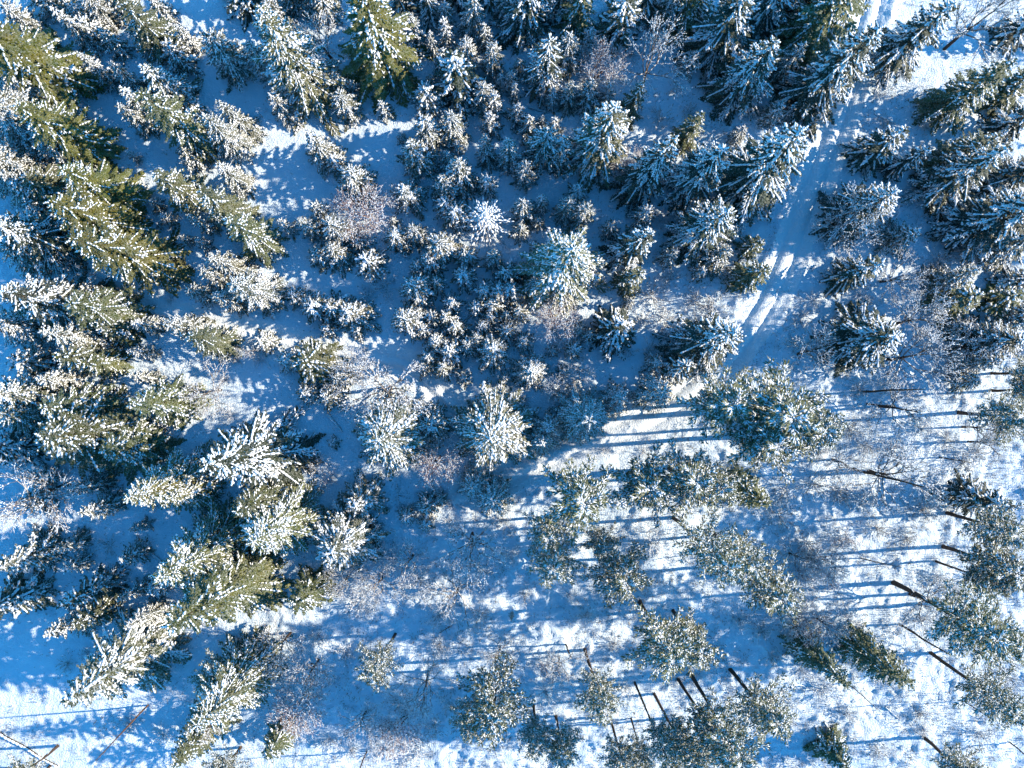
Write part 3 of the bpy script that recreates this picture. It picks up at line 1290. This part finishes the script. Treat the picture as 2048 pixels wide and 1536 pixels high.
def put(name, parts, u, v, zref, sx, sz, seed, desc, label, cat, cols=None, vis=None):
    """u, v: the pixel at which height zref stands; parts: (name, mesh, colour)"""
    r = RS(seed)
    x, y = wpos(u, v, zref)
    root = bpy.data.objects.new(name, None); S.collection.objects.link(root)
    root.location = (x, y, gz(x, y)); root.rotation_euler = (r.uniform(-.035, .035), r.uniform(-.035, .035), r.uniform(0, 6.283))
    root.scale = (sx, sx * r.uniform(.95, 1.05), sz)
    root.empty_display_size = .3
    for pn, me, col in parts:
        o = link(pn, me, root)
        if pn == 'snow_cover': o['kind'] = 'stuff'
        if col is not None: o.color = col
    root['category'] = cat
    THINGS.append(dict(o=root, uv=vis or (u, v), desc=desc, label=label, cat=cat))
    return root

NEEDLE_COL = {'s': (.058, .062, .032, .5), 'S': (.026, .040, .024, .2), 'g': (.070, .084, .022, .3), 'f': (.085, .085, .045, .7),  # needle colour plus light: warmer for sunlit crowns, darker for shaded S
              'y': (.115, .115, .016, .2), 'p': (.120, .125, .035, .3), 'T': (.080, .072, .022, .3), 'W': (.05, .062, .026, .6), 'G': (.085, .10, .022, .3), 'F': (.115, .115, .05, .5)}
SNOW_LOOK = {'y': 'g', 'p': 's', 'T': 'S', 'W': 'S', 'G': 'g', 'F': 's'}
LOOK_WORD = {'s': 'snow-dusted', 'S': 'snow-laden', 'g': 'green', 'f': 'rime-whitened', 'y': 'yellow-green'}
def size_word(h, a, b, c):
    return 'tiny' if h < a else 'small' if h < b else 'mid-sized' if h < c else 'tall'

cnt = 0
for line in CATALOG.strip().splitlines():
    if line.startswith('#') or not line.strip(): continue
    row, _, lab = line.partition('|'); t = row.split(); lab = lab.strip() or None; k = t[0]; a = list(map(float, t[1:]))
    cnt += 1; sd_ = 4000 + cnt; r = RS(sd_)
    if k in 'sSgfypTWGF':
        tx, ty, ex, ey, hw = a
        rt, re_ = rad(tx, ty), rad(ex, ey)
        R = hw * .0545 * (1.42 if hw > 45 else 1.35)
        if rt < 420: R = hw * (.062 if hw > 45 else .068)
        h = H * (1 - (re_ + hw * .75) / max(rt, 1))
        lo, hi = R * 2.2, R * 5.0
        if rt < 330: h = max(h, R * 2.7)
        h = min(max(h, lo, 1.0), hi, 20)
        mx, my = (tx + ex) / 2, (ty + ey) / 2
        an = math.atan2((ty - CY) * .7 + (my - CY) * .3, (tx - CX) * .7 + (mx - CX) * .3)
        u, v = CX + rt * math.cos(an), CY + rt * math.sin(an)
        if rt < 200: u, v = tx, ty
        cls = 0 if h < 2.4 else 1 if h < 5.6 else 2 if h < 10 else 3 if h < 14.5 else 4
        if R > 3.1 and cls < 4: cls = 4
        h0, R0, nv = SP_CLASSES[cls]
        look = SNOW_LOOK.get(k, k)
        e = spruce_proto(cls, r.randint(nv), look)
        c = NEEDLE_COL[k]; j = r.uniform(.75, 1.25); c = (c[0] * j * r.uniform(.9, 1.1), c[1] * j, c[2] * j * r.uniform(.8, 1.2), c[3])
        put('spruce_tree', [('trunk', e['trunk'], None), ('crown', e['crown'], c), ('snow_cover', e['snow'][look], None)],
            u, v, h, R / R0 * 1.06, h / h0, sd_, f"{size_word(h, 2.4, 5.6, 10)} {LOOK_WORD.get(k, 'snow-laden')} spruce", lab, 'spruce tree', vis=(mx, my))
    elif k in 'PQ':
        bx, by, cx, cy, hw, h = a
        rb, rc = rad(bx, by), rad(cx, cy)
        frac = .80 if k == 'P' else .68
        if h == 0: h = min(max(H / frac * (1 - rb / rc), 6), 23)
        zc = frac * h; R = hw * (H - zc) / F
        e = pine_proto(k, r.randint(4) if k == 'P' else r.randint(3))
        j = r.uniform(.8, 1.2); c = (.115 * j, .125 * j, .045 * j, .35)
        put('pine_tree', [('trunk', e['trunk'], None), ('limbs', e['limbs'], None), ('crown', e['crown'], c), ('snow_cover', e['snow'], None)],
            cx, cy, zc, R / e['R'] * 1.42, h / e['h'], sd_, f"{'tall' if h > 14 else 'mid-sized' if h > 9 else 'small'} snow-speckled pine{' on bare trunk' if k == 'P' and h > 14 else ''}", lab, 'pine tree', vis=(cx, cy))
    elif k in 'br':
        x, y, hw, h = a
        zc = .6 * h; R = hw * (H - zc) / F
        e = bare_proto(k, r.randint(4))
        put('bare_tree', [('trunk', e['trunk'], None), ('branches', e['branches'], None), ('snow_cover', e['snow'], None)],
            x, y, zc, R / e['R'] * 1.05, h / e['h'], sd_, f"{size_word(h, 2, 5.6, 9)} {'frosted' if k == 'b' else 'reddish-twigged'} bare tree", lab, 'bare tree')
    else:
        x, y, hw = a
        R = hw * .0565
        br, sn, _ = shrub_proto(k, r.randint(4))
        put('leafless_shrub', [('branches', br, None), ('snow_cover', sn, None)], x, y, .5, R / 1.4, R / 1.4 * r.uniform(.7, 1.1), sd_,
            f"{'small ' if hw < 20 else 'spreading ' if hw > 29 else ''}{dict(u='brown', w='frost-white', v='reddish')[k]} leafless shrub", lab, 'shrub')

# the dead star-shaped conifer
st = star_build(8.0, 2.35, 77)
put('dead_conifer', [('trunk', st['trunk'], None), ('branches', st['branches'], None), ('snow_cover', st['snow'], None)], 972, 425, 8, 1.35, 1.0, 5,
    '', 'dead star-shaped conifer with rime-white bare boughs in the central thicket', 'dead tree', vis=(973, 440))

# ------------------------------------------------------------------ dead stems, logs, fallen trees
def stem_thing(name, pts, rads, mat, snow, label, cat, stubs=0, seed=1, stub_l=.6, snow_w=1.0):
    """pts are world points (x, y, height over the snow)"""
    r = RS(seed); P = []
    for x, y, z in pts: P.append((x, y, gz(x, y) + z))
    P = np.array(P); o = P[0].copy(); P = P - o
    n = 7; tt = np.linspace(0, 1, n); src = np.linspace(0, 1, len(P))
    Pi = np.stack([np.interp(tt, src, P[:, i]) for i in range(3)], -1); Ri = np.interp(tt, src, rads)
    Pi[1:-1] += r.uniform(-1, 1, (n - 2, 3)) * Ri[1:-1, None] * .6
    b = Bag(); chain_tube(b, Pi, Ri, 8)
    root = bpy.data.objects.new(name, None); S.collection.objects.link(root); root.location = o
    link('trunk', b.mesh('stem', mat), root)
    if stubs:
        segs = []
        ax = norm(P[-1] - P[0])
        for i in range(stubs):
            t = (i + 1) / (stubs + 1) * .95 + .04
            p = np.array([np.interp(t, tt, Pi[:, k]) for k in range(3)])
            d = norm(np.cross(ax, r.uniform(-1, 1, 3)) + ax * .3 + (0, 0, .15)); l = stub_l * r.uniform(.4, 1.2)
            segs.append((p, p + d * l * .5, .03, .022, 1)); e = p + d * l * .5; d2 = norm(d + r.uniform(-1, 1, 3) * .4)
            segs.append((e, e + d2 * l * .5, .022, .012, 2))
        br, sn = seg_meshes(segs, mat, .8 if snow else .2, r, 1.6)
        link('branches', br, root)['kind'] = 'stuff'
        if snow: link('branch_snow', sn, root)['kind'] = 'stuff'
    if snow:
        m = 16; tt2 = np.linspace(0, 1, m + 1); Q_ = np.stack([np.interp(tt2, tt, Pi[:, i]) for i in range(3)], -1); rr = np.interp(tt2, tt, Ri)
        sb = Bag(); dQ = Q_[1:] - Q_[:-1]
        pillows(sb, Q_[:-1] - dQ * .2, Q_[1:] + dQ * .2, rr[:-1] * 1.05 * snow_w * r.uniform(.8, 1.2, m), rr[:-1] * .8 + .04)
        so = link('snow_cover', sb.mesh('log_snow', M_SNOW, True), root); so['kind'] = 'stuff'; so.location.z = float(np.mean(rr)) * .75
    root['label'] = label; root['category'] = cat
    return root

def leaning(bu, bv, tu, tv, r0, name, label, cat, mat=M_PINEBARK, snow=False, stubs=8, seed=1, stub_l=.6):
    """standing dead stem: its base and its tip as the photograph shows them"""
    h = min(max(H * (1 - rad(bu, bv) / rad(tu, tv)), 1.2), 20)
    x0, y0 = wpos(bu, bv); x1, y1 = wpos(tu, tv, h)
    return stem_thing(name, [(x0, y0, -.3), (x0 * .5 + x1 * .5, y0 * .5 + y1 * .5, h * .5), (x1, y1, h)], [r0, r0 * .75, r0 * .3], mat, snow, label, cat, stubs, seed, stub_l)

leaning(1796, 1247, 1897, 1308, .14, 'dead_tree', 'broken black snag with a few white twigs below the long-stemmed dark pine', 'dead tree', stubs=9, seed=3, stub_l=1.1)
leaning(1923, 1400, 2022, 1462, .06, 'dead_tree', 'thin bare pole standing alone on bright snow near the lower right corner', 'dead tree', stubs=6, seed=4)
leaning(1691, 1362, 1762, 1424, .06, 'dead_tree', 'thin dark pole just past the tip of the long lower leaning spruce', 'dead tree', stubs=7, seed=5)
leaning(1724, 1118, 1806, 1136, .07, 'dead_tree', 'thin dark pole among reddish brush right of the row of pines', 'dead tree', stubs=7, seed=6)
leaning(2018, 1483, 2075, 1530, .09, 'dead_tree', 'dark stem at the lower right corner', 'dead tree', stubs=5, seed=7)
leaning(1130, 1285, 1142, 1312, .10, 'dead_tree', 'short broken stump beside the first bare pine trunk', 'dead tree', stubs=10, seed=8, stub_l=.5)
leaning(296, 1410, 192, 1520, .10, 'dead_tree', 'brown forked bare stem below the slab-striped lower spruce', 'dead tree', mat=M_BROWN, stubs=12, seed=9, stub_l=.7)
leaning(1725, 783, 1850, 778, .13, 'dead_tree', 'dark leaning stem below the snow-slab spruce', 'dead tree', stubs=9, seed=10)
leaning(1732, 808, 1790, 812, .10, 'dead_tree', 'short dark stem among frosted twigs below the snow-slab spruce', 'dead tree', stubs=6, seed=12)
leaning(1708, 938, 1850, 975, .16, 'dead_tree', 'black trunk lying across the forked bare tree on open snow', 'dead tree', stubs=16, seed=11, stub_l=1.3)
leaning(1620, 651, 1640, 690, .11, 'dead_tree', 'frosted curved trunk in the brush right of the lower track', 'dead tree', mat=M_DEAD, snow=True, stubs=5, seed=13)
leaning(660, 935, 640, 912, .06, 'dead_tree', 'pale thin stick in the shaded hollow right of the big white slabs', 'dead tree', mat=M_DEAD, snow=True, stubs=4, seed=14, stub_l=.3)
leaning(1470, 1100, 1500, 1132, .07, 'dead_tree', 'thin stem between the speckled pines above the dense green pine', 'dead tree', stubs=5, seed=15)
leaning(1880, 915, 1945, 925, .08, 'dead_tree', 'low dark stem in the brush at the right of the open snow', 'dead tree', stubs=8, seed=16)
leaning(735, 1500, 710, 1560, .09, 'dead_tree', 'thin stem at the bottom edge below the purplish shrub tree', 'dead tree', stubs=6, seed=17)
leaning(905, 1250, 880, 1262, .07, 'dead_tree', 'small broken stem in the frosty brush above the dark bushy pine', 'dead tree', stubs=8, seed=18, stub_l=.5)

def fallen(u0, v0, u1, v1, rads, label, mat=M_BARK, stubs=0, seed=1, stub_l=.6, name='fallen_log', cat='fallen log', snow_w=1.0):
    x0, y0 = wpos(u0, v0); x1, y1 = wpos(u1, v1)
    return stem_thing(name, [(x0, y0, rads[0] * .8), (x1, y1, rads[1] * .8)], rads, mat, True, label, cat, stubs, seed, stub_l, snow_w)
fallen(-5, 1462, 118, 1530, (.16, .11), 'straight snow-covered log crossing the lower left corner', stubs=3, seed=21)
fallen(276, 1086, 322, 1122, (.12, .09), 'fishbone fallen spruce top with short snowy stubs left of the speckled pines', stubs=26, seed=22, stub_l=.7, snow_w=1.5)
fallen(795, 968, 801, 1026, (.10, .07), 'fallen dead spruce with dark stubs below the fat snow-caked spruce', stubs=44, seed=23, stub_l=.8)
fallen(655, 828, 684, 864, (.15, .12), 'snow-covered log in the shaded gully above the fat snow-caked spruce', seed=24, snow_w=1.2)
fallen(714, 602, 790, 560, (.12, .07), 'snowed-in fallen treetop above the small cleared hollow', stubs=40, seed=25, stub_l=.9, snow_w=1.3)
fallen(1057, 214, 1090, 224, (.10, .08), 'short fallen log with frosty stubs in the upper thicket', stubs=12, seed=26, stub_l=.35, snow_w=1.4)
fallen(150, 558, 185, 545, (.08, .05), 'fallen branchy top at the start of the left track', stubs=24, seed=27, stub_l=.7)
fallen(518, 690, 543, 738, (.13, .09), 'white snow-caked leaning log beside the left track', mat=M_DEAD, stubs=6, seed=28, snow_w=1.4)
fallen(1745, 230, 1790, 250, (.09, .05), 'snowy fallen branch right of the upper track', stubs=16, seed=29, stub_l=.9, snow_w=1.3)
fallen(1645, 1440, 1685, 1500, (.10, .07), 'snow-covered log near the small spruce at the bottom right', stubs=3, seed=30)
fallen(1768, 1412, 1795, 1436, (.09, .06), 'short snowy log end in the bright lower right snow', stubs=2, seed=31)
fallen(1535, 583, 1615, 585, (.035, .02), 'thin bare branch lying across the track', stubs=4, seed=32, stub_l=.5)
fallen(480, 1310, 515, 1330, (.07, .04), 'thin snow-lined branch in the lower left clearing', stubs=5, seed=33, stub_l=.5)
fallen(1250, 1150, 1210, 1215, (.10, .08), 'snow-buried log between the speckled pines and the bright opening', seed=34, snow_w=1.5)

# ------------------------------------------------------------------ brush, heather and grass poking out of the snow: nobody could count it
r = RS(99)
N = 120000
u = r.uniform(-60, 2110, N); v = r.uniform(-40, 1576, N)
dens = (.10 + .9 * (smooth(880, 1080, v) * smooth(560, 860, u)) + .75 * smooth(1180, 1330, u) * smooth(420, 560, v) + .45 * smooth(1000, 1200, u) * (v < 480)
        + .35 * smooth(1050, 1300, v) + .25 * (v < 260))
x, y = (u - CX) * H / F, (CY - v) * H / F
clump = vnoise(x / 1.6, y / 1.6, 31) * .6 + vnoise(x / .6, y / .6, 32) * .5
d1, _ = seg_dist(x, y, TRACK); d2, _ = seg_dist(x, y, TRACK2)
for hu, hv, a, b in HOLLOWS:
    dens = np.where(((u - hu) / a) ** 2 + ((v - hv) / b) ** 2 < .8, .04, dens)
keep = (r.rand(N) < dens * smooth(.42, .72, clump)) & (d1 > 2.2) & (d2 > 1.9)
x, y = x[keep], y[keep]; n = len(x)
z = ground_z(x, y)
def brush(name, per, hgt, wid, mat, label, snow=False, sel=None):
    bag = Bag()
    xs, ys, zs = (x, y, z) if sel is None else (x[sel], y[sel], z[sel]); m = len(xs)
    for _ in range(per):
        p = np.stack([xs, ys, zs - .04], -1) + np.c_[r.uniform(-.15, .15, (m, 2)), np.zeros(m)]
        d = np.c_[r.uniform(-1, 1, (m, 2)) * .75, np.ones(m)]
        e = p + norm(d) * (hgt * r.uniform(.4, 1.3, (m, 1)))
        (spindles if snow else sprigs)(bag, p if not snow else p * .4 + e * .6, e, wid * (.6 + .8 * r.rand(m)), wid)
    o = link(name, bag.mesh(name, mat, snow)); o['kind'] = 'stuff'; o['label'] = label
    return o
half = r.rand(n) < .5
brush('undergrowth', 2, .45, .022, M_BROWNTWIG, 'brown heather and twigs poking through the snow', sel=half)
brush('frosted_undergrowth', 2, .42, .024, M_TWIG, 'greyish frosted twigs poking through the snow', sel=~half)
brush('undergrowth_snow', 1, .42, .042, M_SNOW, 'snow caught on the low twigs', snow=True, sel=r.rand(n) < .6)

# ------------------------------------------------------------------ the wood goes on past the picture's edges (one unseen mass, for its shadows too)
bag_c, bag_s, bag_t = Bag(), Bag(), Bag()
def far_proto(seed):
    sk = spruce_skeleton(8.0, 2.3, seed, .62); k = RS(seed).rand(len(sk['P0'])) < .3; k2 = sk['as_'] > .3
    c, sn = Bag(), Bag(); n = k.sum(); q = RS(seed + 1)
    sprigs(c, sk['P0'][k], sk['P1'][k], .15, .12); sprigs(c, sk['A0'], sk['A1'], .14, .1)
    spindles(sn, sk['A0'][k2], sk['A1'][k2] + (sk['A1'] - sk['A0'])[k2] * .2, .08, .06, lift=.09)
    tr = Bag(); chain_tube(tr, [(0, 0, -.5), (0, 0, 1), (0, 0, 7.5)], [.14, .12, .02], 5)
    return c.arrays(), sn.arrays(), tr.arrays()
fc = [far_proto(3), far_proto(9)]
spots = []
for _ in range(900):
    px, py = r.uniform(-80, 96), r.uniform(-62, 62)
    if len(spots) >= 52: break
    if abs(px) < 64.5 and abs(py) < 49.5: continue
    if px > 60 and -48 < py < 6: continue  # gap in the unseen wood so sun reaches the lower snow
    if py < -50 and r.rand() < .7: continue
    if min([1e9] + [math.hypot(px - q[0], py - q[1]) for q in spots]) < 3.4: continue
    spots.append((px, py))
for i, (px, py) in enumerate(spots):
    sc, a = r.uniform(.9, 1.7), r.uniform(0, 6.28); ca, sa = math.cos(a) * min(sc, 1.4), math.sin(a) * min(sc, 1.4)
    M = np.array([[ca, sa, 0], [-sa, ca, 0], [0, 0, sc]])
    for (V, T), bg in zip(fc[i % 2], (bag_c, bag_s, bag_t)):
        bg.add(V @ M + np.array([px, py, gz(px, py)]), T)
for nm, bg, m, lb in (('forest', bag_c, M_NEEDLE, 'dense unseen spruce wood past the clearing, left open at lower right for sun'), ('forest_snow', bag_s, M_SNOW, 'snow on the spruce wood beyond the clearing'),
                      ('forest_trunks', bag_t, M_BARK, 'trunks of the spruce wood beyond the clearing')):
    if bg.n:
        o = link(nm, bg.mesh(nm, m, nm == 'forest_snow')); o['kind'] = 'stuff'; o['label'] = lb; o.color = (.045, .06, .026, .5)

# ------------------------------------------------------------------ labels: each by its look and by the tree or mark it stands beside
DIRS = ['right of', 'above right of', 'above', 'above left of', 'left of', 'below left of', 'below', 'below right of']
ORD = ['', 'second closest ', 'third closest ', 'fourth closest ', 'fifth closest ', 'sixth closest ', 'seventh closest ', 'eighth closest ', 'ninth closest ', 'tenth closest ', 'eleventh closest ', 'twelfth closest ']
groups = {}
for t in THINGS:
    if t['label']: t['o']['label'] = t['label']
    else:
        d, lx, ly, ph = min((math.hypot(t['uv'][0] - lx, t['uv'][1] - ly), lx, ly, ph) for lx, ly, ph in LANDMARKS)
        s = int(round(math.atan2(ly - t['uv'][1], t['uv'][0] - lx) / (math.pi / 4))) % 8
        groups.setdefault((t['desc'], s, ph), []).append((d, t))
for (desc, s, ph), lst in groups.items():
    lst.sort(key=lambda q: q[0])
    for i, (d, t) in enumerate(lst):
        t['o']['label'] = f"{desc}, {ORD[i] if len(lst) > 1 else ''}{'closest ' if i == 0 and len(lst) > 1 else ''}{DIRS[s]} {ph}"
GROUP = {'spruce tree': 'spruces of the snowy wood', 'pine tree': 'pines of the snowy wood', 'bare tree': 'bare trees of the snowy wood', 'shrub': 'leafless shrubs in the snow'}
for t in THINGS:
    if t['cat'] in GROUP: t['o']['group'] = GROUP[t['cat']]
print('TRIS', sum(len(m.polygons) for m in bpy.data.meshes), 'THINGS', len(THINGS))
